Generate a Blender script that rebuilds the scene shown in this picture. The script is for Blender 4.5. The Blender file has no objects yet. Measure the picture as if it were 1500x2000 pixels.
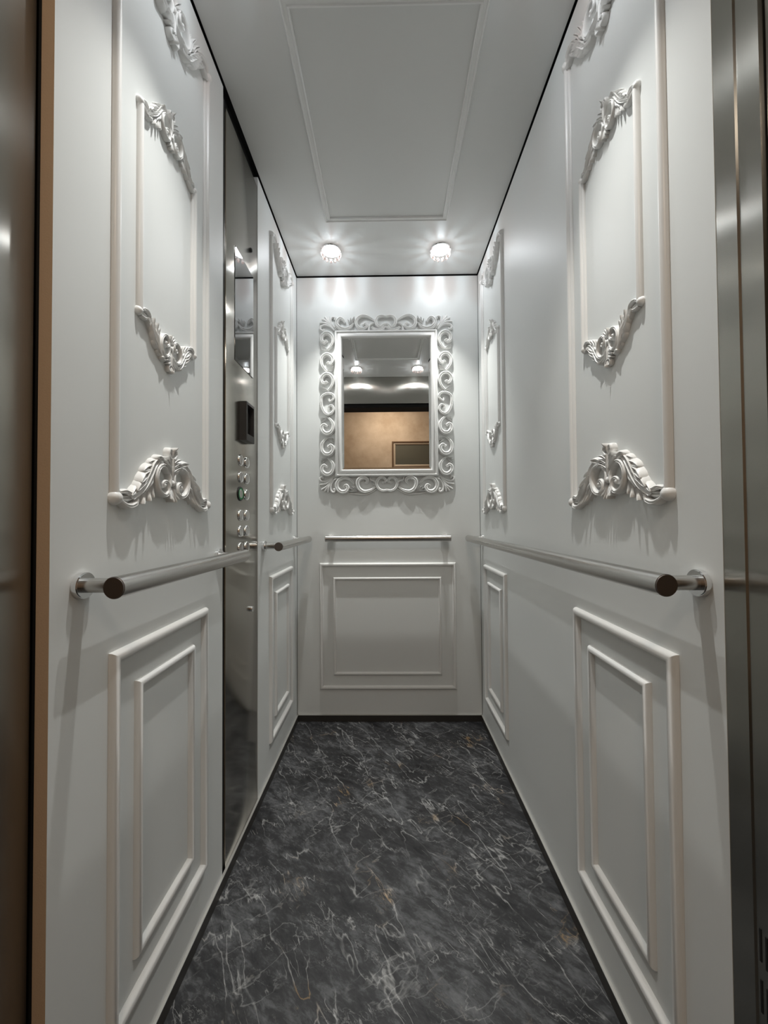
import bpy, bmesh, math, random
from mathutils import Matrix, Vector
random.seed(7)
PI = math.pi

# ------------------------------------------------------------ camera, world, exposure
sc = bpy.context.scene
COL = sc.collection
cd = bpy.data.cameras.new('camera')
cam = bpy.data.objects.new('camera', cd)
COL.objects.link(cam)
sc.camera = cam
cd.sensor_fit = 'HORIZONTAL'
cd.sensor_width = 36.0
cd.lens = 18.0                       # 750 px focal length in a 1500 px wide frame
cd.clip_start = 0.02
YAW, PITCH, ROLL = 9/750, 14/750, -0.0065
cam.matrix_world = (Matrix.Translation((0, 0, 1.001)) @ Matrix.Rotation(YAW, 4, 'Z')
                    @ Matrix.Rotation(PI/2+PITCH, 4, 'X') @ Matrix.Rotation(ROLL, 4, 'Z'))

world = bpy.data.worlds.new('world')
sc.world = world
world.use_nodes = True
world.node_tree.nodes['Background'].inputs[0].default_value = (1.0, 0.9, 0.8, 1)
world.node_tree.nodes['Background'].inputs[1].default_value = 0.02
sc.view_settings.view_transform = 'Standard'
sc.view_settings.look = 'None'
sc.view_settings.gamma = 1
sc.view_settings.use_curve_mapping = False
sc.view_settings.exposure = 0.12

LAMP_W = 1.05          # each crystal downlight, spilling all round
BEAM_W = 38.0          # and the beam of its lens
BEAM_DEG = 66
BEAM_COLOR = (0.985, 0.985, 0.95)
LAMP_COLOR = (0.84, 0.93, 1.0)
LOBBY_W = 8.5
LOBBY_COLOR = (1.0, 0.86, 0.72)

# ------------------------------------------------------------ dimensions (camera at x=0, y=0)
XL, XR, YB = -0.455, 0.452, 1.90
Z0, ZC = 0.012, 2.222          # floor, ceiling
ZW0, ZW1 = 0.045, 2.214        # wall panels between skirting and shadow gap

# ------------------------------------------------------------ materials
def newmat(name):
    m = bpy.data.materials.new(name)
    m.use_nodes = True
    nt = m.node_tree
    return m, nt, nt.nodes['Principled BSDF']

def bump(nt, b, scale, strength, dist=0.001, stretch=None):
    tc = nt.nodes.new('ShaderNodeTexCoord')
    mp = nt.nodes.new('ShaderNodeMapping')
    if stretch: mp.inputs['Scale'].default_value = stretch
    nz = nt.nodes.new('ShaderNodeTexNoise')
    nz.inputs['Scale'].default_value = scale
    nz.inputs['Detail'].default_value = 4
    bp = nt.nodes.new('ShaderNodeBump')
    bp.inputs['Strength'].default_value = strength
    bp.inputs['Distance'].default_value = dist
    nt.links.new(tc.outputs['Object'], mp.inputs['Vector'])
    nt.links.new(mp.outputs[0], nz.inputs['Vector'])
    nt.links.new(nz.outputs['Fac'], bp.inputs['Height'])
    nt.links.new(bp.outputs[0], b.inputs['Normal'])
    return nz

def plain(name, col, rough, metal=0.0, bs=None, spec=None, coat=0.0):
    m, nt, b = newmat(name)
    b.inputs['Base Color'].default_value = (*col, 1)
    b.inputs['Roughness'].default_value = rough
    b.inputs['Metallic'].default_value = metal
    if spec is not None: b.inputs['Specular IOR Level'].default_value = spec
    if coat:
        b.inputs['Coat Weight'].default_value = coat
        b.inputs['Coat Roughness'].default_value = 0.18
    if bs: bump(nt, b, *bs)
    return m

M_WALL = plain('satin white lacquer', (0.752, 0.77, 0.76), 0.45, bs=(60, 0.05), spec=0.35)
M_MOULD = plain('white lacquered moulding', (0.80, 0.80, 0.785), 0.34)
M_PLASTER = plain('white painted carving', (0.80, 0.80, 0.785), 0.42, bs=(180, 0.15))
M_CEIL = plain('white ceiling lacquer', (0.70, 0.705, 0.69), 0.42, bs=(50, 0.05))
M_RAW = plain('raw fibreboard edge', (0.60, 0.44, 0.30), 0.75, bs=(400, 0.3))
M_BLACK = plain('black gap', (0.004, 0.004, 0.004), 0.8)
M_BPLAST = plain('black plastic', (0.012, 0.012, 0.012), 0.3)
M_DGREY = plain('dark grey metal', (0.045, 0.045, 0.045), 0.42, 0.4)
M_SKIRT = plain('dark steel skirting', (0.045, 0.041, 0.036), 0.4, 0.2, bs=(60, 0.15, 0.001, (1, 1, 30)))
M_CHROME = plain('polished chrome', (0.85, 0.85, 0.85), 0.12, 1.0)
M_RAIL = plain('satin stainless tube', (0.56, 0.55, 0.53), 0.24, 1.0, bs=(300, 0.12, 0.0006, (8, 8, 8)))
M_RAILEND = plain('turned stainless end cap', (0.30, 0.27, 0.26), 0.30, 1.0)
M_MIRROR = plain('silvered mirror', (0.80, 0.80, 0.78), 0.0, 1.0)
M_DISPLAY = plain('black display glass', (0.006, 0.006, 0.007), 0.04, 0.0, spec=0.9, coat=1.0)
M_DISPLAY.node_tree.nodes['Principled BSDF'].inputs['Coat Roughness'].default_value = 0.02
M_CARVEDBROWN = plain('dark gilt carved border', (0.16, 0.10, 0.06), 0.5, bs=(90, 0.6, 0.004))
M_CREAM = plain('cream frame border', (0.62, 0.52, 0.40), 0.5)
M_PANE = plain('grey green pane', (0.14, 0.14, 0.115), 0.12)
M_LOBBYFLOOR = plain('dark lobby stone', (0.03, 0.028, 0.026), 0.4)
M_LOBBYCEIL = plain('lobby ceiling paint', (0.55, 0.50, 0.44), 0.8)

def steel(name, col, rough, aniso=0.75):
    m, nt, b = newmat(name)
    b.inputs['Base Color'].default_value = (*col, 1)
    b.inputs['Metallic'].default_value = 1
    b.inputs['Roughness'].default_value = rough
    b.inputs['Anisotropic'].default_value = aniso
    g = nt.nodes.new('ShaderNodeNewGeometry')
    cr = nt.nodes.new('ShaderNodeVectorMath'); cr.operation = 'CROSS_PRODUCT'
    cr.inputs[1].default_value = (0, 0.0, 1)
    nt.links.new(g.outputs['Normal'], cr.inputs[0])
    nt.links.new(cr.outputs[0], b.inputs['Tangent'])
    tc = nt.nodes.new('ShaderNodeTexCoord')
    mp = nt.nodes.new('ShaderNodeMapping'); mp.inputs['Scale'].default_value = (900, 900, 6)
    nz = nt.nodes.new('ShaderNodeTexNoise'); nz.inputs['Scale'].default_value = 1; nz.inputs['Detail'].default_value = 3
    mr = nt.nodes.new('ShaderNodeMapRange')
    mr.inputs[3].default_value = rough-0.004; mr.inputs[4].default_value = rough+0.006
    nt.links.new(tc.outputs['Object'], mp.inputs[0]); nt.links.new(mp.outputs[0], nz.inputs['Vector'])
    nt.links.new(nz.outputs['Fac'], mr.inputs[0]); nt.links.new(mr.outputs[0], b.inputs['Roughness'])
    return m
M_STEEL = steel('vertically brushed stainless steel', (0.40, 0.39, 0.355), 0.24, 0.97)
M_PANEL = steel('brushed control panel steel', (0.44, 0.425, 0.385), 0.15, 0.97)

def crystal():
    m = bpy.data.materials.new('cut crystal'); m.use_nodes = True
    nt = m.node_tree; nt.nodes.clear()
    o = nt.nodes.new('ShaderNodeOutputMaterial')
    gl = nt.nodes.new('ShaderNodeBsdfGlass'); gl.inputs['IOR'].default_value = 1.5; gl.inputs['Roughness'].default_value = 0.02
    tr = nt.nodes.new('ShaderNodeBsdfTransparent'); tr.inputs[0].default_value = (1.0, 0.86, 0.82, 1)
    mx = nt.nodes.new('ShaderNodeMixShader'); mx.inputs[0].default_value = 0.62
    nt.links.new(gl.outputs[0], mx.inputs[1]); nt.links.new(tr.outputs[0], mx.inputs[2]); nt.links.new(mx.outputs[0], o.inputs[0])
    return m
M_CRYSTAL = crystal()

def emit(name, col, s):
    m = bpy.data.materials.new(name); m.use_nodes = True
    nt = m.node_tree; nt.nodes.clear()
    o = nt.nodes.new('ShaderNodeOutputMaterial'); e = nt.nodes.new('ShaderNodeEmission')
    e.inputs[0].default_value = (*col, 1); e.inputs[1].default_value = s
    nt.links.new(e.outputs[0], o.inputs[0])
    return m
M_BULB = emit('lit bulb lens', (0.95, 0.98, 1.0), 30)
M_LOBBYLIGHT = emit('lit lobby lens', (1.0, 0.82, 0.62), 6)
M_GREEN = emit('green lit ring', (0.05, 0.5, 0.15), 0.25)
M_LCD = emit('faint lit figures', (0.8, 0.85, 0.9), 0.5)

def marble():
    m, nt, b = newmat('black veined marble')
    N = nt.nodes.new; L = nt.links.new
    tc = N('ShaderNodeTexCoord')
    def noise(vec, scale, detail=6, rough=0.6, dist=0.0):
        n = N('ShaderNodeTexNoise'); n.inputs['Scale'].default_value = scale
        n.inputs['Detail'].default_value = detail; n.inputs['Roughness'].default_value = rough
        n.inputs['Distortion'].default_value = dist
        L(vec, n.inputs['Vector']); return n
    def mapping(rot, scl, loc=(0, 0, 0)):
        mp = N('ShaderNodeMapping'); mp.vector_type = 'TEXTURE'; mp.inputs['Rotation'].default_value = (0, 0, rot)
        mp.inputs['Scale'].default_value = tuple(1/q for q in scl); mp.inputs['Location'].default_value = loc
        L(tc.outputs['Object'], mp.inputs[0]); return mp.outputs[0]
    def math_(op, a, bb=None, c=None):
        n = N('ShaderNodeMath'); n.operation = op
        for i, v in enumerate((a, bb, c)):
            if v is None: continue
            if isinstance(v, (int, float)): n.inputs[i].default_value = v
            else: L(v, n.inputs[i])
        return n.outputs[0]
    def warp(vec, scale, amt):
        n = noise(vec, scale, 4)
        s = N('ShaderNodeVectorMath'); s.operation = 'SUBTRACT'; s.inputs[1].default_value = (.5, .5, .5); L(n.outputs['Color'], s.inputs[0])
        k = N('ShaderNodeVectorMath'); k.operation = 'SCALE'; k.inputs['Scale'].default_value = amt; L(s.outputs[0], k.inputs[0])
        a = N('ShaderNodeVectorMath'); a.operation = 'ADD'; L(vec, a.inputs[0]); L(k.outputs[0], a.inputs[1]); return a.outputs[0]
    def ridge(out, width):     # thin bright line where the noise crosses one half
        d = math_('ABSOLUTE', math_('SUBTRACT', out, 0.5))
        r = N('ShaderNodeMapRange'); r.inputs[1].default_value = 0; r.inputs[2].default_value = width
        r.inputs[3].default_value = 1; r.inputs[4].default_value = 0; L(d, r.inputs[0]); return math_('POWER', r.outputs[0], 2.0)
    def mask(out, lo, hi):
        r = N('ShaderNodeMapRange'); r.inputs[1].default_value = lo; r.inputs[2].default_value = hi; L(out, r.inputs[0]); return r.outputs[0]
    # cloudy ground, brushed along a diagonal
    v0 = warp(mapping(-0.8, (1.0, 2.0, 1)), 3.0, 0.35)
    c1 = noise(v0, 4.5, 9, 0.68).outputs['Fac']
    c2 = noise(warp(mapping(-0.6, (1, 2.2, 1), (3, 1, 0)), 9, 0.12), 22, 8, 0.72).outputs['Fac']
    g = math_('ADD', math_('MULTIPLY', c1, 0.5), math_('MULTIPLY', c2, 0.5))
    cr = N('ShaderNodeValToRGB'); L(g, cr.inputs[0])
    e = cr.color_ramp.elements
    e[0].position = 0.38; e[0].color = (0.005, 0.005, 0.006, 1)
    e[1].position = 0.66; e[1].color = (0.115, 0.118, 0.123, 1)
    q = e.new(0.50); q.color = (0.024, 0.0245, 0.026, 1)
    # long veins falling to the right, a crossing family and hair cracks
    va = ridge(noise(warp(mapping(-1.0, (1.0, 3.0, 1), (0.3, 5, 0)), 7, 0.10), 3.6, 3, 0.5).outputs['Fac'], 0.014)
    va = math_('MULTIPLY', va, mask(noise(mapping(0.2, (1, 1, 1), (9, 2, 0)), 6.0, 4).outputs['Fac'], 0.40, 0.54))
    vb = ridge(noise(warp(mapping(0.55, (1.0, 2.2, 1), (7, 1, 0)), 9, 0.10), 4.0, 3, 0.5).outputs['Fac'], 0.010)
    vb = math_('MULTIPLY', vb, mask(noise(mapping(1.2, (1, 1, 1), (2, 8, 0)), 6.0, 4).outputs['Fac'], 0.43, 0.56))
    vc = ridge(noise(warp(mapping(-0.6, (1, 2.4, 1), (4, 4, 0)), 14, 0.10), 12, 5, 0.6).outputs['Fac'], 0.016)
    vc = math_('MULTIPLY', vc, mask(noise(mapping(0, (1, 1, 1), (5, 5, 0)), 8.0, 4).outputs['Fac'], 0.48, 0.64))
    vd = ridge(noise(warp(mapping(-0.95, (1.4, 6.5, 1), (2, 3, 0)), 8, 0.05), 5.0, 3, 0.5).outputs['Fac'], 0.016)
    vd = math_('MULTIPLY', vd, mask(noise(mapping(0.4, (1.5, 2.5, 1), (12, 3, 0)), 6.5, 4).outputs['Fac'], 0.52, 0.64))
    vt = math_('ADD', math_('ADD', math_('MULTIPLY', va, 0.42), math_('MULTIPLY', vd, 0.58)), math_('ADD', math_('MULTIPLY', vb, 0.24), math_('MULTIPLY', vc, 0.28)))
    vt = math_('MINIMUM', vt, 0.8)
    mx = N('ShaderNodeMix'); mx.data_type = 'RGBA'; L(vt, mx.inputs[0]); L(cr.outputs[0], mx.inputs[6]); 
    # vein colour turns ochre in rare patches
    vcol = N('ShaderNodeMix'); vcol.data_type = 'RGBA'
    L(mask(noise(mapping(0, (1, 1, 1), (1.7, 6, 0)), 6.0, 2).outputs['Fac'], 0.57, 0.66), vcol.inputs[0])
    vcol.inputs[6].default_value = (0.50, 0.50, 0.49, 1); vcol.inputs[7].default_value = (0.42, 0.27, 0.12, 1)
    L(vcol.outputs[2], mx.inputs[7])
    L(mx.outputs[2], b.inputs['Base Color'])
    b.inputs['Roughness'].default_value = 0.48
    b.inputs['Specular IOR Level'].default_value = 0.35
    bp = N('ShaderNodeBump'); bp.inputs['Strength'].default_value = 0.12; bp.inputs['Distance'].default_value = 0.001
    L(c2, bp.inputs['Height']); L(bp.outputs[0], b.inputs['Normal'])
    return m
M_MARBLE = marble()

def stucco():
    m, nt, b = newmat('tan mottled plaster')
    tc = nt.nodes.new('ShaderNodeTexCoord')
    n = nt.nodes.new('ShaderNodeTexNoise'); n.inputs['Scale'].default_value = 3.2; n.inputs['Detail'].default_value = 8; n.inputs['Roughness'].default_value = .65
    cr = nt.nodes.new('ShaderNodeValToRGB')
    cr.color_ramp.elements[0].position = .32; cr.color_ramp.elements[0].color = (.52, .40, .285, 1)
    cr.color_ramp.elements[1].position = .70; cr.color_ramp.elements[1].color = (.76, .63, .49, 1)
    nt.links.new(tc.outputs['Object'], n.inputs['Vector']); nt.links.new(n.outputs['Fac'], cr.inputs[0]); nt.links.new(cr.outputs[0], b.inputs['Base Color'])
    b.inputs['Roughness'].default_value = .8
    return m
M_STUCCO = stucco()

# ------------------------------------------------------------ helpers
def link(name, bm, mat, parent=None, smooth=None, kind=None, mats=None):
    me = bpy.data.meshes.new(name)
    bmesh.ops.recalc_face_normals(bm, faces=bm.faces)
    bm.to_mesh(me); bm.free()
    for mm in (mats or [mat]): me.materials.append(mm)
    if smooth is not None:
        me.shade_smooth() if smooth is True else me.set_sharp_from_angle(angle=math.radians(smooth))
        if smooth is not True:
            for p in me.polygons: p.use_smooth = True
            me.set_sharp_from_angle(angle=math.radians(smooth))
    o = bpy.data.objects.new(name, me)
    COL.objects.link(o)
    if parent: o.parent = parent
    if kind: o['kind'] = kind
    return o

def box(bm, a, b, bev=0.0, mi=0):
    r = bmesh.ops.create_cube(bm, size=1)
    vs = r['verts']
    for v in vs:
        v.co = Vector([(a[i]+b[i])/2 + v.co[i]*(b[i]-a[i]) for i in range(3)])
    fs = list({f for v in vs for f in v.link_faces})
    for f in fs: f.material_index = mi
    if bev:
        es = list({e for v in vs for e in v.link_edges})
        bmesh.ops.bevel(bm, geom=es, offset=bev, segments=2, affect='EDGES', profile=.5)
    return fs

def bx(name, a, b, mat, parent=None, bev=0.0, kind=None):
    bm = bmesh.new(); box(bm, a, b, bev)
    return link(name, bm, mat, parent, 40 if bev else None, kind)

def thing(name, label, cat, loc=(0, 0, 0), group=None, mw=None):
    o = bpy.data.objects.new(name, None); COL.objects.link(o)
    o.empty_display_size = 0.05
    if mw is not None: o.matrix_world = mw
    else: o.location = loc
    o['label'] = label; o['category'] = cat
    if group: o['group'] = group
    return o

def cyl(bm, p0, p1, r0, r1=None, seg=32, caps=True):
    p0, p1 = Vector(p0), Vector(p1)
    d = p1-p0
    q = d.to_track_quat('Z', 'Y').to_matrix().to_4x4()
    bmesh.ops.create_cone(bm, cap_ends=caps, segments=seg, radius1=r0, radius2=r0 if r1 is None else r1,
                          depth=d.length, matrix=Matrix.Translation((p0+p1)/2) @ q)

def catmull(pts, n=6):
    P = [Vector(p) for p in pts]
    P = [P[0]*2-P[1]] + P + [P[-1]*2-P[-2]]
    out = []
    for i in range(1, len(P)-2):
        for k in range(n):
            t = k/n
            a, b, c, d = P[i-1], P[i], P[i+1], P[i+2]
            out.append(.5*((2*b)+(-a+c)*t+(2*a-5*b+4*c-d)*t*t+(-a+3*b-3*c+d)*t**3))
    out.append(P[-2])
    return out

GROOVE = [(-1, 0), (-.97, .45), (-.72, .9), (-.40, 1), (0, .66), (.40, 1), (.72, .9), (.97, .45), (1, 0)]
ROUND = [(-1, 0), (-.92, .4), (-.70, .72), (-.38, .93), (0, 1), (.38, .93), (.70, .72), (.92, .4), (1, 0)]
FLUTE = [(-1, 0), (-.95, .8), (-.8, 1), (-.5, .62), (0, .42), (.5, .62), (.8, 1), (.95, .8), (1, 0)]

def strip(bm, pts, r, h=1.0, prof=ROUND, base=0.0, n=6, lift=None):
    """relief strip in the local x-z plane, front toward -y; r = radius or list; h = height as a share of r"""
    C = catmull([(p[0], p[1]) for p in pts], n)
    m = len(C)
    rr = r if isinstance(r, (list, tuple)) else [r, r]
    def rad(t):
        s = t*(len(rr)-1); i = min(int(s), len(rr)-2); return rr[i]+(rr[i+1]-rr[i])*(s-i)
    rings = []
    for i in range(m):
        t = i/(m-1)
        a, b = C[max(i-1, 0)], C[min(i+1, m-1)]
        d = (b-a); d = d.normalized() if d.length > 1e-9 else Vector((1, 0))
        nn = Vector((-d.y, d.x)); R_ = rad(t)
        lf = base + (lift(t) if lift else 0)
        ring = [bm.verts.new((C[i].x+nn.x*q[0]*R_, -(lf+q[1]*R_*h), C[i].y+nn.y*q[0]*R_)) for q in prof]
        ring += [bm.verts.new((C[i].x+nn.x*.9*R_, 0.0005, C[i].y+nn.y*.9*R_)), bm.verts.new((C[i].x-nn.x*.9*R_, 0.0005, C[i].y-nn.y*.9*R_))]
        rings.append(ring)
    k = len(rings[0])
    for i in range(m-1):
        for j in range(k):
            bm.faces.new((rings[i][j], rings[i][(j+1) % k], rings[i+1][(j+1) % k], rings[i+1][j]))
    for ring, c, s in ((rings[0], C[0], -1), (rings[-1], C[-1], 1)):
        bm.faces.new(ring)

def blob(bm, x, z, rx, rz, ry, y0=0.0, rot=0):
    r = bmesh.ops.create_uvsphere(bm, u_segments=14, v_segments=9, radius=1)
    for v in r['verts']:
        a, b = v.co.x*rx, v.co.z*rz
        v.co = Vector((x+a*math.cos(rot)-b*math.sin(rot), -(y0)+v.co.y*ry, z+a*math.sin(rot)+b*math.cos(rot)))

def leaf(bm, p0, p1, w, h, curl=0.0, bend=0.0, base=0.0):
    """carved leaf lobe from root p0 to tip p1: raised edges, sunk midrib, tip rolled up"""
    p0, p1 = Vector(p0), Vector(p1)
    d = p1-p0; L = d.length; d.normalize(); nn = Vector((-d.y, d.x))
    NU, W = 8, [-1, -.78, -.4, 0, .4, .78, 1]
    H = [0, .75, 1, .55, 1, .75, 0]
    rows = []
    for i in range(NU+1):
        t = i/NU
        ww = w*(math.sin(PI*min(1, .12+t*.80))**.7)*(1 if t < 1 else .5)
        c = p0 + d*(L*t) + nn*(bend*L*t*t)
        lf = base + h*(.35+.65*math.sin(PI*min(1, .15+t*.65))) + curl*h*max(0, t-.6)*2.5
        rows.append([bm.verts.new((c.x+nn.x*s*ww, -(lf*hh), c.y+nn.y*s*ww)) for s, hh in zip(W, H)])
    for i in range(NU):
        for j in range(len(W)-1):
            bm.faces.new((rows[i][j], rows[i][j+1], rows[i+1][j+1], rows[i+1][j]))
        bm.faces.new((rows[i][-1], rows[i][0], rows[i+1][0], rows[i+1][-1]))
    bm.faces.new(rows[0]); bm.faces.new(rows[-1])

def profile_rect(bm, x0, z0, x1, z1, prof):
    """mitred moulding round a rectangle in the x-z plane; prof = (inset from the outer edge, height)"""
    rings = []
    for (ox, oz, sx, sz) in ((x0, z0, 1, 1), (x1, z0, -1, 1), (x1, z1, -1, -1), (x0, z1, 1, -1)):
        rings.append([bm.verts.new((ox+sx*q[0], -q[1], oz+sz*q[0])) for q in prof])
    k = len(prof)
    for i in range(4):
        a, b = rings[i], rings[(i+1) % 4]
        for j in range(k):
            bm.faces.new((a[j], a[(j+1) % k], b[(j+1) % k], b[j]))

def profile_bar(bm, x0, x1, z0, z1, prof):
    """upright moulding; prof across x"""
    A = [bm.verts.new((x0+q[0], -q[1], z0)) for q in prof]
    B = [bm.verts.new((x0+q[0], -q[1], z1)) for q in prof]
    k = len(prof)
    for j in range(k):
        bm.faces.new((A[j], A[(j+1) % k], B[(j+1) % k], B[j]))
    bm.faces.new(A); bm.faces.new(B)

def mould(w, h, flip=False):
    p = [(0, -.0005), (0, .25), (.07, .62), (.2, .9), (.36, 1.0), (.52, .92), (.62, .68), (.66, .50), (.78, .56), (.9, .44), (1, .2), (1, -.0005)]
    p = [(a*w, b*h if b > 0 else b) for a, b in p]
    if flip: p = [(w-a, b) for a, b in p][::-1]
    return p

def bead(w, h):
    p = [(0, -.0005), (0, .2), (.05, .5), (.15, .78), (.32, .97), (.5, 1.0), (.66, .93), (.80, .72), (.9, .42), (.96, .16), (1, .1), (1, -.0005)]
    return [(a*w, b*h if b > 0 else b) for a, b in p]

def WL(): return Matrix.Translation((XL, 0, 0)) @ Matrix.Rotation(PI/2, 4, 'Z')      # local x = world y, front = +x
def WR(): return Matrix.Translation((XR, 0, 0)) @ Matrix.Rotation(-PI/2, 4, 'Z')     # local x = -world y, front = -x

# ------------------------------------------------------------ the cabin shell
def panel(name, a, b, kind='structure'):
    bm = bmesh.new()
    fs = box(bm, a, b)
    for f in fs:
        f.normal_update()
        if abs(f.normal.y) > .9 and name == 'wall_left': f.material_index = 1
    bmesh.ops.recalc_face_normals(bm, faces=bm.faces)
    return link(name, bm, None, kind=kind, mats=[M_WALL, M_RAW])

T = 0.018
panel('wall_left', (XL-T, 0.5105, ZW0), (XL, 1.047, ZW1))
panel('wall_left_far', (XL-T, 1.331, ZW0), (XL, YB-0.002, ZW1))
panel('wall_right', (XR, 0.526, ZW0), (XR+T, YB-0.002, ZW1))
panel('wall_back', (XL+0.0015, YB, ZW0), (XR-0.0015, YB+T, ZW1))
bx('floor', (XL-T, 0.36, Z0-0.03), (XR+T, YB+T, Z0), M_MARBLE, kind='structure')
bx('ceiling', (XL+0.004, 0.512, ZC), (XR-0.004, YB-0.001, ZC+0.02), M_CEIL, kind='structure')
# black carcass seen in the shadow gaps
bm = bmesh.new()
box(bm, (XL-T-0.012, 0.512, Z0), (XL-T-0.002, YB+T, ZC+.03))
box(bm, (XR+T+0.002, 0.530, Z0), (XR+T+0.012, YB+T, ZC+.03))
box(bm, (XL-T-0.012, YB+T+.001, Z0), (XR+T+0.012, YB+T+.01, ZC+.03))
box(bm, (XL-T-0.012, 0.512, ZC+.021), (XR+T+0.012, YB+T, ZC+.03))
link('wall_carcass', bm, M_BLACK, kind='structure')

def skirting(name, a, b, ledge):
    bm = bmesh.new(); box(bm, a, b)
    o = link(name, bm, M_SKIRT, kind='structure')
    bm = bmesh.new(); box(bm, *ledge, bev=.0004)
    link('baseboard_edge', bm, M_STEELEDGE, o)
M_STEELEDGE = plain('bright skirting edge', (0.62, 0.61, 0.58), 0.35, 0.7)
S = 0.006
skirting('baseboard_left', (XL-.001, .512, Z0), (XL+S, YB-.0, ZW0-.003), ((XL-.001, .512, ZW0-.003), (XL+S, YB-.001, ZW0-.0005)))
skirting('baseboard_right', (XR-S, .526, Z0), (XR+.001, YB, ZW0-.003), ((XR-S, .526, ZW0-.003), (XR+.001, YB-.001, ZW0-.0005)))
skirting('baseboard_back', (XL+S, YB-S, Z0), (XR-S, YB+.001, ZW0-.003), ((XL+S, YB-S, ZW0-.003), (XR-S, YB+.001, ZW0-.0005)))

# mouldings on the walls
tn = [0]
def trim(bm, mw, smooth=35, name=None, mat=None):
    tn[0] += 1
    o = link('trim_%d' % tn[0], bm, mat or M_MOULD, smooth=smooth, kind='structure')
    o.matrix_world = mw
    return o
def upper_frame(mw, c, s):
    for hw, w, h, zb, zt in ((.156, .0195, .011, 1.048, 2.108), (.0955, .0155, .010, 1.385, 1.768)):
        bm = bmesh.new()
        profile_bar(bm, c-hw-w/2, 0, zb, zt, mould(w, h))
        profile_bar(bm, c+hw-w/2, 0, zb, zt, mould(w, h, True))
        trim(bm, mw)
def lower_frame(mw, c, hw1=.164, hw2=.100):
    for hw, w, h, zb, zt in ((hw1, .021, .012, .158, .786), (hw2, .0165, .011, .229, .716)):
        bm = bmesh.new()
        profile_rect(bm, c-hw, zb, c+hw, zt, bead(w, h))
        trim(bm, mw)
for c in (.785, 1.632):
    upper_frame(WL(), c, 1); lower_frame(WL(), c-.001 if c < 1 else 1.620)
for c in (.777, 1.642):
    upper_frame(WR(), -c, -1); lower_frame(WR(), -c+.004 if c < 1 else -1.645)
BACK = Matrix.Translation((0, YB, 0))
for x0, x1, w, h, zb, zt in ((-.342, .328, .021, .012, .168, .786), (-.275, .257, .0165, .011, .238, .716)):
    bm = bmesh.new(); profile_rect(bm, x0, zb, x1, zt, bead(w*.85, h)); trim(bm, BACK)
# ceiling frame: two beads with a flat between them
bm = bmesh.new()
w, h = .021, .007
profile_rect(bm, -.250, -1.548, .247, -.868, [(0, -.0005), (0, .6*h), (.08*w, h), (.2*w, h), (.3*w, .55*h), (.7*w, .5*h), (.78*w, .9*h), (.92*w, .9*h), (w, .5*h), (w, -.0005)])
trim(bm, Matrix.Translation((0, 0, ZC)) @ Matrix.Rotation(PI/2, 4, 'X') @ Matrix.Scale(1, 4), 35)

# ------------------------------------------------------------ entrance: posts, header, doors' recess, lobby
bm = bmesh.new()
box(bm, (XL-.030, .30, Z0), (XL-.0215, .507, 2.222), .001)
lp = link('door_jamb', bm, M_STEEL, smooth=40)
lp['label'] = 'brushed steel door post beside the raw tan edge of the panel'; lp['category'] = 'door jamb'
t = thing('door_jamb', 'folded steel door post with vent slots, at the front edge of the long uninterrupted wall', 'door jamb', (XR, .49, Z0))
bm = bmesh.new()
pts = [(XR+.0005, .526), (XR+.0005, .4945), (XR+.0025, .4925), (XR+.0025, .463), (XR+.030, .463), (XR+.030, .526)]
lo = [bm.verts.new((x-XR, y-.49, 0)) for x, y in pts]; hi = [bm.verts.new((x-XR, y-.49, 2.21)) for x, y in pts]
for i in range(6): bm.faces.new((lo[i], lo[(i+1) % 6], hi[(i+1) % 6], hi[i]))
bm.faces.new(lo); bm.faces.new(hi)
link('post', bm, M_STEEL, t)
for r in range(3):
    bm = bmesh.new()
    for k in range(3):
        y = .488-.0075*k-.49; z = .462-r*.062-(k*.003)
        box(bm, (.0018, y-.0012, z-.020), (.0030, y+.0012, z+.020))
    v = link('vent_slots', bm, M_BLACK, t)
M_GAP = M_BLACK
o = bx('door_leaf', (XR+.006, .30, Z0+.006), (XR+.030, .458, 2.0), M_STEEL, bev=.001)
o['label'] = 'steel edge beyond the narrow dark gap, outside the folded post'; o['category'] = 'door'

bm = bmesh.new(); box(bm, (XL-.02, .486, 1.992), (XR+.02, .510, ZC+.002))
link('trim_header', bm, M_STEEL, kind='structure')
bx('trim_lintel', (XL-.12, .335, 1.967), (XR+.12, .480, 2.6), M_BLACK, kind='structure')
for nm, x0, x1 in (('wall_lobby_left', -1.7, XL-.0315), ('wall_lobby_right', XR+.032, 1.7)):
    bx(nm, (x0, .13, Z0), (x1, .30, 2.62), M_STUCCO, kind='structure')
bx('wall_lobby_top', (XL-.0315, .13, 2.05), (XR+.032, .30, 2.62), M_STUCCO, kind='structure')
bx('wall_lobby_back', (-1.7, -1.47, Z0), (1.7, -1.35, 2.62), M_STUCCO, kind='structure')
bx('wall_lobby_side_left', (-1.8, -1.47, Z0), (-1.7, .30, 2.62), M_STUCCO, kind='structure')
bx('wall_lobby_side_right', (1.7, -1.47, Z0), (1.8, .30, 2.62), M_STUCCO, kind='structure')
bx('floor_lobby', (-1.8, -1.47, Z0-.03), (1.8, .355, Z0), M_LOBBYFLOOR, kind='structure')
bx('ceiling_lobby', (-1.8, -1.47, 2.62), (1.8, .33, 2.66), M_LOBBYCEIL, kind='structure')
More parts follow.
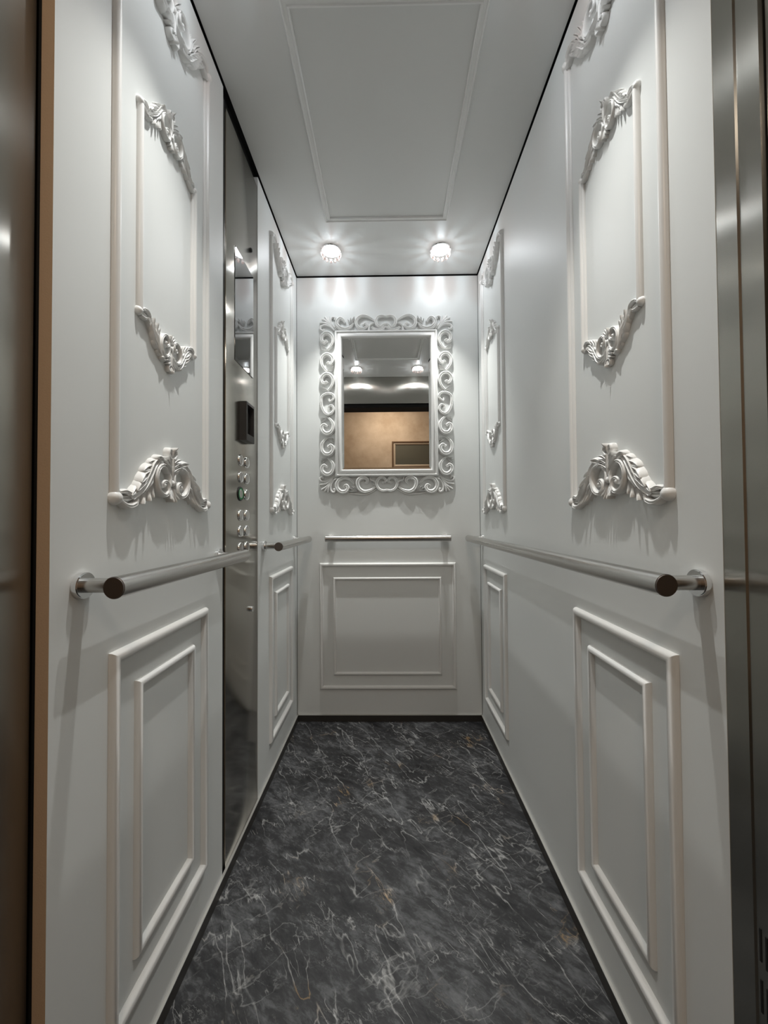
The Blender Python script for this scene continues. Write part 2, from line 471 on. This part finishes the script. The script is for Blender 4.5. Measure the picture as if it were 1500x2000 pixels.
# framed panel on the lobby wall, seen in the mirror
t = thing('framed_picture', 'framed grey panel with dark carved border on tan wall, seen in the mirror', 'picture', (.36, -1.35, 1.86))
def yrect(bm, x0, z0, x1, z1, prof):   # a frame facing +y
    profile_rect(bm, x0, z0, x1, z1, [(a, -b) for a, b in prof])
bm = bmesh.new(); yrect(bm, -.31, -.18, .31, .18, [(0, 0), (0, .02), (.008, .028), (.022, .024), (.024, 0)]); link('carved_border', bm, M_CARVEDBROWN, t)
bm = bmesh.new(); yrect(bm, -.288, -.158, .288, .158, [(0, 0), (0, .016), (.012, .02), (.026, .01), (.026, 0)]); link('inner_border', bm, M_CREAM, t)
bm = bmesh.new(); box(bm, (-.264, 0.001, -.134), (.264, .006, .134)); link('pane', bm, M_PANE, t)
# lobby ceiling light
t = thing('ceiling_light', 'warm round light on the ceiling outside the cabin', 'ceiling light', (0, -.85, 2.62))
bm = bmesh.new(); cyl(bm, (0, 0, 0), (0, 0, -.03), .17, .17, 48); link('housing', bm, M_CHROME, t, 40)
bm = bmesh.new(); cyl(bm, (0, 0, -.030), (0, 0, -.045), .155, .14, 48); link('lens', bm, M_LOBBYLIGHT, t, 40)
ld = bpy.data.lights.new('lobby_light', 'AREA'); ld.shape = 'DISK'; ld.size = .28; ld.energy = LOBBY_W; ld.color = LOBBY_COLOR
lo_ = bpy.data.objects.new('lobby_light', ld); COL.objects.link(lo_); lo_.parent = t; lo_.location = (0, 0, -.05)

# ------------------------------------------------------------ control panel
t = thing('control_panel', 'full-height brushed steel lift control panel with black screen and round buttons', 'control panel', (XL, 1.1995, Z0))
def cp(name, bm, mat, parent=None, smooth=None): return link(name, bm, mat, parent or t, smooth)
OY, OZ = 1.1995, Z0
bm = bmesh.new(); box(bm, (-.014, 1.069-OY, .0), (-.001, 1.330-OY, 2.178-OZ), .0008); cp('face_plate', bm, M_PANEL, smooth=40)
bm = bmesh.new(); box(bm, (-.016, 1.0475-OY, .0), (-.006, 1.0685-OY, 2.2-OZ)); cp('side_trim', bm, M_DGREY)
bm = bmesh.new(); box(bm, (-.0012, 1.130-OY, 1.480-OZ), (.0006, 1.285-OY, 1.825-OZ), .0004); d_ = cp('display', bm, M_DISPLAY)
bm = bmesh.new()      # camera eye above the screen
blob(bm, 0, 0, .0075, .0075, .006)
o = cp('camera_dome', bm, M_BPLAST, smooth=True); o.matrix_local = Matrix.Translation((-.001, 1.266-OY, 1.906-OZ)) @ Matrix.Rotation(PI/2, 4, 'Z')
bm = bmesh.new(); cyl(bm, (-.0012, 0, 0), (.0012, 0, 0), .0105, .0095)
o2 = link('bezel', bm, M_CHROME, o, 40); o2.matrix_parent_inverse = o.matrix_local.inverted(); o2.location = (-.001, 1.266-OY, 1.906-OZ)
# card reader box
bm = bmesh.new(); y0, y1, z0, z1 = 1.168-OY, 1.236-OY, 1.247-OZ, 1.367-OZ
profile = [(0, 0), (0, .022), (.0085, .023), (.010, .010), (.010, 0)]
rings = []
for (oy, oz, sy, sz) in ((y0, z0, 1, 1), (y1, z0, -1, 1), (y1, z1, -1, -1), (y0, z1, 1, -1)):
    bot = 2.4 if oz == z0 else 1.0
    rings.append([bm.verts.new((q[1]-.001, oy+sy*q[0]*.75, oz+sz*q[0]*bot)) for q in profile])
for i in range(4):
    a, b = rings[i], rings[(i+1) % 4]
    for j in range(5): bm.faces.new((a[j], a[(j+1) % 5], b[(j+1) % 5], b[j]))
rd = cp('card_reader', bm, M_DGREY)
bm = bmesh.new(); box(bm, (-.001, y0+.004, z0+.012), (.009, y1-.004, z1-.006)); link('reader_window', bm, M_DISPLAY, rd)
# buttons
bz = bmesh.new(); 
def ringmesh(r0, r1, h):
    bm = bmesh.new(); n = 32
    pr = [(r0, -.001), (r0, h*.6), (r0-(r0-r1)*.35, h), (r1, h*.8), (r1, -.001)]
    R_ = [[bm.verts.new((q[1], q[0]*math.cos(2*PI*i/n), q[0]*math.sin(2*PI*i/n))) for q in pr] for i in range(n)]
    for i in range(n):
        for j in range(4): bm.faces.new((R_[i][j], R_[i][j+1], R_[(i+1) % n][j+1], R_[(i+1) % n][j]))
    return bm
def capmesh(r, h):
    bm = bmesh.new(); n = 28
    ringz = [(r, -.001), (r, h*.6), (r*.9, h), (r*.5, h*.82), (r*.01, h*.78)]
    R_ = [[bm.verts.new((q[1], q[0]*math.cos(2*PI*i/n), q[0]*math.sin(2*PI*i/n))) for q in ringz] for i in range(n)]
    for i in range(n):
        for j in range(4): bm.faces.new((R_[i][j], R_[i][j+1], R_[(i+1) % n][j+1], R_[(i+1) % n][j]))
    return bm
proto_ring = proto_cap = None
for z in (1.185, 1.133, 1.082, 1.016, .967, .916):
    for y in (1.173, 1.224):
        if abs(z-1.082) < .001 and y < 1.2:
            b_ = link('button', ringmesh(.0225, .0165, .004), M_BPLAST, t, 40)
            b_['label'] = 'button with a thick black ring and green glow'
            g_ = link('lit_ring', ringmesh(.0168, .0150, .0045), M_GREEN, b_, 40)
            c_ = link('button_cap', capmesh(.0152, .004), M_RAIL, b_, 40)
            b_.location = (-.001, y-OY, z-OZ)
            continue
        if proto_ring is None:
            proto_ring = link('button', ringmesh(.0175, .0140, .0045), M_CHROME, t, 40)
            proto_cap = link('button_cap', capmesh(.0142, .0035), M_RAIL, proto_ring, 40)
            b_ = proto_ring
        else:
            b_ = proto_ring.copy(); COL.objects.link(b_); b_.parent = t
            c_ = proto_cap.copy(); COL.objects.link(c_); c_.parent = b_
        b_.location = (-.001, y-OY, z-OZ)
bm = bmesh.new(); cyl(bm, (-.001, 0, 0), (.006, 0, 0), .0095, .0085); k_ = link('key_lock', bm, M_CHROME, t, 40); k_.location = (-.001, 1.268-OY, .708-OZ)
bm = bmesh.new(); box(bm, (.0055, -.001, -.005), (.0064, .001, .005)); link('keyhole', bm, M_BLACK, k_)
# black backing behind the head of the panel
bx('trim_panel_backing', (XL-.018, 1.048, Z0), (XL-.0165, 1.330, ZC+.02), M_BLACK, kind='structure')

# ------------------------------------------------------------ handrails
def handrail(label, mw, u0, u1, br, off=.0655, z=.906, r=.0158):
    """runs along local x at distance off in front of the wall"""
    t = thing('handrail', label, 'handrail', mw=mw @ Matrix.Translation(((u0+u1)/2, 0, z)), group=None)
    h = (u1-u0)/2; c = (u0+u1)/2
    bm = bmesh.new(); cyl(bm, (-h, -off, 0), (h, -off, 0), r, seg=40)
    es = [e for e in bm.edges if len(e.link_faces) == 2 and any(len(f.verts) > 4 for f in e.link_faces)]
    bmesh.ops.bevel(bm, geom=es, offset=.0010, segments=2, affect='EDGES')
    link('rail', bm, M_RAIL, t, 35)
    for s in (-1, 1):
        bm = bmesh.new(); cyl(bm, (s*(h-.0008), -off, 0), (s*(h+.0006), -off, 0), r*.95, r*.93, 40)
        link('end_cap', bm, M_RAILEND, t, 35)
    for b in br:
        bm = bmesh.new(); cyl(bm, (b-c, -.002, 0), (b-c, -off+.004, 0), .0108, seg=32)
        a = link('bracket', bm, M_RAIL, t, 35)
        bm = bmesh.new(); cyl(bm, (b-c, .0005, 0), (b-c, -.009, 0), .0192, seg=40)
        es = [e for e in bm.edges if any(len(f.verts) > 4 for f in e.link_faces)]
        bmesh.ops.bevel(bm, geom=es, offset=.0012, segments=2, affect='EDGES')
        link('flange', bm, M_CHROME, a, 35)
    return t
handrail('steel handrail nearest the raw tan panel edge, running up to the control panel', WL(), .540, 1.036, (.563, 1.016))
handrail('short steel handrail between the control panel and the mirror wall', WL(), 1.353, 1.866, (1.388, 1.838))
handrail('longest steel handrail, running the whole wall opposite the control panel', WR(), -1.870, -.541, (-1.850, -.563))
handrail('horizontal steel handrail on the wall below the mirror', BACK, -.303, .295, (-.283, .275), z=.909)

# ------------------------------------------------------------ carved ornaments
def mir(p, s): return (p[0]*s, p[1])
def orn_meshes():
    out = []
    for s in (1, -1):
        P = lambda *q: [mir(p, s) for p in q]
        # big open C scroll with its inner curl
        bm = bmesh.new()
        strip(bm, P((.012, .070), (.022, .080), (.036, .083), (.050, .076), (.058, .060), (.055, .042), (.044, .028), (.028, .024), (.017, .033), (.017, .046), (.026, .052), (.035, .047), (.033, .039)),
              [.0028, .0044, .0050, .0048, .0044, .0040, .0028], 2.1, GROOVE, .006)
        strip(bm, P((.013, .074), (.007, .060), (.009, .045), (.016, .034)), [.0028, .0040, .0030], 2.2, ROUND, .005)
        blob(bm, s*.030, .044, .0048, .0048, .007, .008)
        out.append(('scroll', bm))
        # overlapping leaves stepping down to the end volute
        bm = bmesh.new()
        for p0, p1, w_, h_, c_ in (((.030, .090), (.054, .101), .0075, .009, .5), ((.044, .084), (.074, .090), .0080, .010, .6),
                                   ((.056, .076), (.092, .074), .0085, .010, .6), ((.064, .066), (.110, .057), .0085, .011, .7),
                                   ((.078, .052), (.118, .041), .0080, .010, .6), ((.092, .038), (.132, .026), .0075, .009, .6)):
            rj = random.Random(int(p1[0]*9999))
            leaf(bm, mir(p0, s), mir((p1[0]+rj.uniform(-.004, .005), p1[1]+rj.uniform(-.004, .003)), s), w_*rj.uniform(1.0, 1.35), h_*rj.uniform(.75, 1.15), c_*rj.uniform(.2, 1.3), -.26*s, .002+rj.uniform(0, .003))
        for p0, p1, w_, h_, c_ in (((.064, .046), (.062, .018), .0050, .008, .6), ((.073, .046), (.076, .010), .0052, .009, .9),
                                   ((.084, .040), (.095, .003), .0055, .009, .9), ((.096, .030), (.112, .002), .0050, .008, .7)):
            leaf(bm, mir(p0, s), mir(p1, s), w_, h_, c_, .12*s, .002)
        strip(bm, P((.018, .092), (.040, .094), (.060, .082), (.074, .062), (.088, .042), (.104, .026), (.122, .014)), [.0030, .0045, .0055, .0055, .0050, .0040], 1.9, FLUTE, .004)
        strip(bm, P((.064, .060), (.068, .048), (.078, .038), (.086, .028)), [.003, .0045, .003], 1.9, ROUND, .005)
        out.append(('leaf_spray', bm))
        bm = bmesh.new()
        strip(bm, P((.112, .024), (.126, .021), (.140, .024), (.152, .022)), [.003, .0042, .0045, .003], 2.0, GROOVE, .004)
        strip(bm, P((.104, .012), (.116, .003), (.130, -.001), (.144, .002), (.154, .012)), [.003, .0048, .0052, .0048, .003], 2.2, GROOVE, .003)
        leaf(bm, mir((.116, .014), s), mir((.150, .012), s), .0062, .007, 0, 0, .002)
        blob(bm, s*.158, .012, .0115, .0125, .015, .001)
        out.append(('end_volute', bm))
    bm = bmesh.new()
    for a in (-58, -33, -11, 11, 33, 58):
        r_ = .030-.00010*abs(a); x = math.sin(math.radians(a)); z = -math.cos(math.radians(a))
        leaf(bm, (x*.004, .040), (x*r_, .040+z*r_), .0044, .010, .7, 0, .003)
    out.append(('palmette', bm))
    bm = bmesh.new(); blob(bm, 0, .050, .0070, .0080, .010, .005); out.append(('bead', bm))
    bm = bmesh.new()
    strip(bm, [(0, .060), (0, .078), (0, .102)], [.003, .0045, .0045], 2.2, GROOVE, .004)
    for s in (1, -1):
        for p0, p1, w_ in (((.003, .072), (.026, .090), .0046), ((.003, .081), (.027, .099), .0046), ((.003, .090), (.020, .106), .0044)):
            leaf(bm, (s*p0[0], p0[1]), (s*p1[0], p1[1]), w_, .010, .6, -.2*s, .004)
        strip(bm, [(s*.002, .100), (s*.009, .103), (s*.0145, .111), (s*.011, .119), (s*.005, .118), (s*.006, .112)], [.003, .0036, .0036, .0026], 2.4, ROUND, .005)
    leaf(bm, (0, .104), (0, .124), .0050, .012, .9, 0, .003)
    out.append(('crown', bm))
    return out
ORN = None
def ornament(label, mw, c, z, flip, sx, sz, group=None):
    global ORN
    m = mw @ Matrix.Translation((c, 0, z)) @ (Matrix.Rotation(PI, 4, 'Y') if flip else Matrix.Identity(4)) @ Matrix.Diagonal((sx, (sx+sz)/2, sz, 1))
    t = thing('carved_ornament', label, 'ornament', mw=m)
    if ORN is None:
        ORN = [link(n, b, M_PLASTER, t, 50) for n, b in orn_meshes()]
    else:
        for p in ORN:
            q = p.copy(); COL.objects.link(q); q.parent = t
    return t
for mw, sg, cs, wall in ((WL(), 1, (.785, 1.632), 'button'), (WR(), -1, (.777, 1.642), 'long')):
    for i, c in enumerate(cs):
        if wall == 'button':
            where = ('panel beside the raw tan edge', 'narrow panel right of the control panel')[i]
        else:
            where = ('long plain wall, beside the folded steel post', 'long plain wall, near mirror corner')[i]
        ci = c*sg
        ornament('large carved ornament, peak up, lowest on %s' % where, mw, ci, 1.027, False, 1, 1)
        ornament('large carved ornament, peak down, topmost on %s' % where, mw, ci, 2.128, True, 1, 1)
        ornament('small carved ornament, peak down, on %s' % where, mw, ci-.001*sg, 1.392, True, .62, .70)
        ornament('small carved ornament, peak up, on %s' % where, mw, ci-.001*sg, 1.764, False, .62, .74)

# ------------------------------------------------------------ mirror on the back wall
K = 1.887/750
def px(u, v): return ((u-759)*K, 1.001-(v-1014)*K)
t = thing('wall_mirror', 'rectangular mirror in a white openwork scroll frame on the back wall', 'mirror', (0, YB-.001, 0))
FR = t
u0, z_t = px(655, 641.5); u1, z_b = px(857, 930)
bm = bmesh.new()
profile_rect(bm, u0, z_b, u1, z_t, [(0, 0), (0, .014), (.003, .019), (.008, .020), (.011, .015), (.013, .0135), (.016, .017), (.024, .020), (.031, .0185), (.0345, .012), (.0345, 0)])
link('inner_frame', bm, M_PLASTER, t, 35)
gx0, gx1, gz0, gz1 = u0+.033, u1-.033, z_b+.033, z_t-.033
bm = bmesh.new()          # bevelled plate
B_ = .011
o_ = [bm.verts.new((x, -.0065, z)) for x, z in ((gx0, gz0), (gx1, gz0), (gx1, gz1), (gx0, gz1))]
i_ = [bm.verts.new((x, -.0072, z)) for x, z in ((gx0+B_, gz0+B_), (gx1-B_, gz0+B_), (gx1-B_, gz1-B_), (gx0+B_, gz1-B_))]
bk = [bm.verts.new((v.co.x, -.002, v.co.z)) for v in o_]
for i in range(4):
    j = (i+1) % 4
    bm.faces.new((o_[i], o_[j], i_[j], i_[i])); bm.faces.new((o_[i], o_[j], bk[j], bk[i]))
bm.faces.new(i_); bm.faces.new(bk)
link('mirror_glass', bm, M_MIRROR, t)
MU = 756.0
def scroll(pts, r, prof=GROOVE, h=1.5, both=True, name='scroll', org=(0, 0), sc_=1.0, base=.002):
    for s in ((1, -1) if both else (1,)):
        bm = bmesh.new()
        q = [(org[0]+p[0]/sc_, org[1]+p[1]/sc_) for p in pts]
        q = [px(p[0] if s == 1 else 2*MU-p[0], p[1]) for p in q]
        strip(bm, q, r, h, prof, base)
        link(name, bm, M_PLASTER, FR, 50)
def spray(root, tips, w=.0042, org=(0, 0), sc_=1.0, both=True, h=.010, name='leaf_spray'):
    for s in ((1, -1) if both else (1,)):
        bm = bmesh.new()
        f = lambda p: px(*(lambda a, b: (a if s == 1 else 2*MU-a, b))(org[0]+p[0]/sc_, org[1]+p[1]/sc_))
        for tp in tips: leaf(bm, f(root), f(tp), w, h, .6, 0, .002)
        link(name, bm, M_PLASTER, FR, 50)
R1 = [.0054, .0078, .0098, .0112, .0110, .0102, .0084, .0048]
COMMA = [(.05, -.28), (-.18, -.12), (-.50, -.32), (-.82, -.05), (-.80, .48), (-.30, .92), (.38, .88), (.84, .36), (.86, -.36), (.50, -.95), (.02, -1.32)]
def comma(cy, fx=1, fy=1, cx=639.6, R_=12.8, RY=14.2):
    pts = [(cx+fx*a*R_, cy-fy*b*RY) for a, b in COMMA]
    scroll(pts, R1)
    root = (cx+fx*-.02*R_, cy+fy*1.25*RY)
    spray(root, [(cx-fx*.98*R_, cy+fy*.62*RY), (cx-fx*1.02*R_, cy+fy*.92*RY), (cx-fx*.9*R_, cy+fy*1.22*RY)], .0036)
comma(659.5, 1, 1); comma(702, -1, 1); comma(741, 1, 1)
comma(831.5, 1, -1); comma(872.5, -1, -1); comma(912, 1, -1)
scroll([(240, 985), (228, 965), (245, 1005), (285, 995), (315, 950), (285, 895), (205, 880), (120, 930), (105, 1010), (112, 1090), (150, 1180), (210, 1225), (275, 1205), (310, 1140), (275, 1075), (225, 1100), (240, 1145)],
       [.004, .006, .0075, .008, .008, .008, .0075, .006, .004], org=(615, 660), sc_=8.333)
spray((128, 1040), [(85, 1010), (78, 1045), (85, 1080)], .003, (615, 660), 8.333)
# top row
O3 = (615, 600)
scroll([(600, 245), (570, 195), (510, 165), (455, 215), (440, 290), (510, 360), (610, 382), (710, 340), (780, 250)], R1, org=O3, sc_=10)
scroll([(560, 140), (470, 150), (425, 220)], [.003, .005, .006], org=O3, sc_=10)
spray((690, 280), [(660, 190), (720, 160), (790, 140), (800, 200)], .0040, O3, 10)
scroll([(1190, 215), (1110, 160), (1010, 118), (910, 125), (835, 190), (825, 280), (880, 360), (970, 372), (1040, 320), (1000, 270), (950, 300)], [.004, .006, .008, .009, .0088, .0075, .006, .004], org=O3, sc_=10)
scroll([(1070, 410), (1078, 330), (1120, 285), (1190, 262)], [.006, .004, .004, .005], org=O3, sc_=10, name='stem')
for both, pts in ((True, [(1411, 140), (1330, 122), (1250, 150), (1215, 225), (1240, 310), (1310, 345), (1360, 300), (1411, 285)]),
                  (True, [(1130, 340), (1200, 395), (1300, 400), (1370, 360), (1411, 330)])):
    scroll(pts, [.006, .0075, .0078, .007, .005], org=O3, sc_=10)
def fan(fingers, org, curl_r=.0058):
    for s in (1, -1):
        bm = bmesh.new()
        for pts in fingers:
            q = [(org[0]+p[0]/10, org[1]+p[1]/10) for p in pts]
            q = [px(p[0] if s == 1 else 2*MU-p[0], p[1]) for p in q]
            strip(bm, q, [.0035, .0050, .0062, .0058, .0048], 1.7, ROUND, .002)
        link('corner_fan', bm, M_PLASTER, FR, 50)
fan([[(390, 400), (310, 325), (210, 290), (125, 320), (115, 380), (165, 400), (180, 370)],
     [(385, 390), (270, 280), (180, 245), (100, 245)],
     [(385, 385), (280, 265), (210, 200), (145, 170)],
     [(390, 385), (310, 270), (270, 190), (262, 120)],
     [(440, 385), (340, 270), (320, 180), (355, 135), (405, 150), (390, 190)],
     [(385, 385), (290, 250), (240, 180), (205, 125)]], O3)
# bottom row
O4 = (615, 880)
scroll([(600, 730), (575, 690), (620, 670), (645, 720), (610, 785), (520, 800), (445, 740), (430, 650), (480, 560), (580, 525), (690, 560), (775, 650)], R1, org=O4, sc_=10)
spray((830, 790), [(655, 790), (675, 730), (715, 690), (765, 680)], .0042, O4, 10)
scroll([(990, 640), (1025, 610), (1020, 550), (940, 520), (860, 560), (835, 640), (870, 740), (960, 795), (1080, 775), (1190, 705)], R1[::1], org=O4, sc_=10)
scroll([(1340, 650), (1320, 620), (1370, 610), (1385, 570), (1340, 525), (1270, 530), (1220, 590), (1212, 670), (1255, 745), (1330, 780), (1411, 768)], [.0035, .005, .007, .008, .008, .0075, .007, .006], org=O4, sc_=10)
scroll([(1075, 515), (1090, 570), (1150, 592), (1205, 640)], [.003, .0045, .005, .005], ROUND, org=O4, sc_=10, name='stem')
spray((1190, 690), [(1110, 620), (1130, 590), (1150, 660)], .0036, O4, 10)
scroll([(640, 815), (760, 838), (900, 850), (1020, 840), (1120, 800), (1212, 745)], [.003, .004, .0045, .004, .003], ROUND, org=O4, sc_=10, name='lower_edge', h=1.2)
fan([[(360, 510), (280, 565), (180, 600), (110, 575), (98, 525), (140, 505), (160, 545)],
     [(350, 540), (230, 630), (90, 655)],
     [(340, 560), (240, 680), (125, 755)],
     [(330, 590), (270, 700), (250, 805)],
     [(470, 530), (360, 575), (312, 690), (318, 780), (370, 808), (400, 760), (360, 745)],
     [(335, 575), (250, 700), (185, 790)]], O4)

# ------------------------------------------------------------ crystal downlights
LP = None
def downlight(x, y, label):
    global LP
    t = thing('downlight', label, 'downlight', (x, y, ZC), group='crystal downlights in the ceiling')
    if LP is None:
        LP = []
        bm = bmesh.new(); n = 40
        pr = [(.0445, .0005), (.0455, -.002), (.044, -.004), (.040, -.004), (.039, -.002), (.039, .0005)]
        R_ = [[bm.verts.new((q[0]*math.cos(2*PI*i/n), q[0]*math.sin(2*PI*i/n), q[1])) for q in pr] for i in range(n)]
        for i in range(n):
            for j in range(6): bm.faces.new((R_[i][j], R_[i][(j+1) % 6], R_[(i+1) % n][(j+1) % 6], R_[(i+1) % n][j]))
        LP.append([link('trim_ring', bm, M_CHROME, t, 40)])
        bm = bmesh.new(); cyl(bm, (0, 0, .000), (0, 0, -.009), .037, .033, 32); LP.append([link('bulb', bm, M_BULB, t, 40)])
        for k in range(12):
            a = 2*PI*(k+.3)/12
            bm = bmesh.new()
            c = Vector((.0410*math.cos(a), .0410*math.sin(a), 0))
            e1 = Vector((math.cos(a), math.sin(a), 0)); e2 = Vector((-math.sin(a), math.cos(a), 0))
            top = bm.verts.new(c+Vector((0, 0, -.006)))
            r1 = [bm.verts.new(c+e1*.0060*math.cos(q*PI/3)+e2*.0072*math.sin(q*PI/3)+Vector((0, 0, -.013))) for q in range(6)]
            r2 = [bm.verts.new(c*.93+e1*.0060*math.cos(q*PI/3)+e2*.0072*math.sin(q*PI/3)+Vector((0, 0, -.026))) for q in range(6)]
            bot = bm.verts.new(c*.86+Vector((0, 0, -.037)))
            for q in range(6):
                w_ = (q+1) % 6
                bm.faces.new((top, r1[q], r1[w_])); bm.faces.new((r1[q], r2[q], r2[w_], r1[w_])); bm.faces.new((bot, r2[w_], r2[q]))
            LP.append([link('crystal', bm, M_CRYSTAL, t)])
    else:
        for (p,) in LP:
            q = p.copy(); COL.objects.link(q); q.parent = t
    l = bpy.data.lights.new('downlight_lamp', 'POINT'); l.energy = LAMP_W; l.color = LAMP_COLOR; l.shadow_soft_size = .0045
    o = bpy.data.objects.new('downlight_lamp', l); COL.objects.link(o); o.parent = t; o.location = (0, 0, -.0145)
    l = bpy.data.lights.new('downlight_beam', 'SPOT'); l.energy = BEAM_W; l.color = BEAM_COLOR; l.shadow_soft_size = .012
    l.spot_size = math.radians(BEAM_DEG); l.spot_blend = 1.0
    o = bpy.data.objects.new('downlight_beam', l); COL.objects.link(o); o.parent = t; o.location = (0, 0, -.022)
    return t
downlight(-.253, 1.718, 'lit crystal downlight by the mirror wall, on the control panel side')
downlight(.243, 1.720, 'lit crystal downlight by the mirror wall, on the long handrail side')
downlight(-.253, .700, 'lit crystal downlight over the entrance, control panel side, seen in the mirror')
downlight(.243, .700, 'lit crystal downlight over the entrance, long handrail side, seen in the mirror')
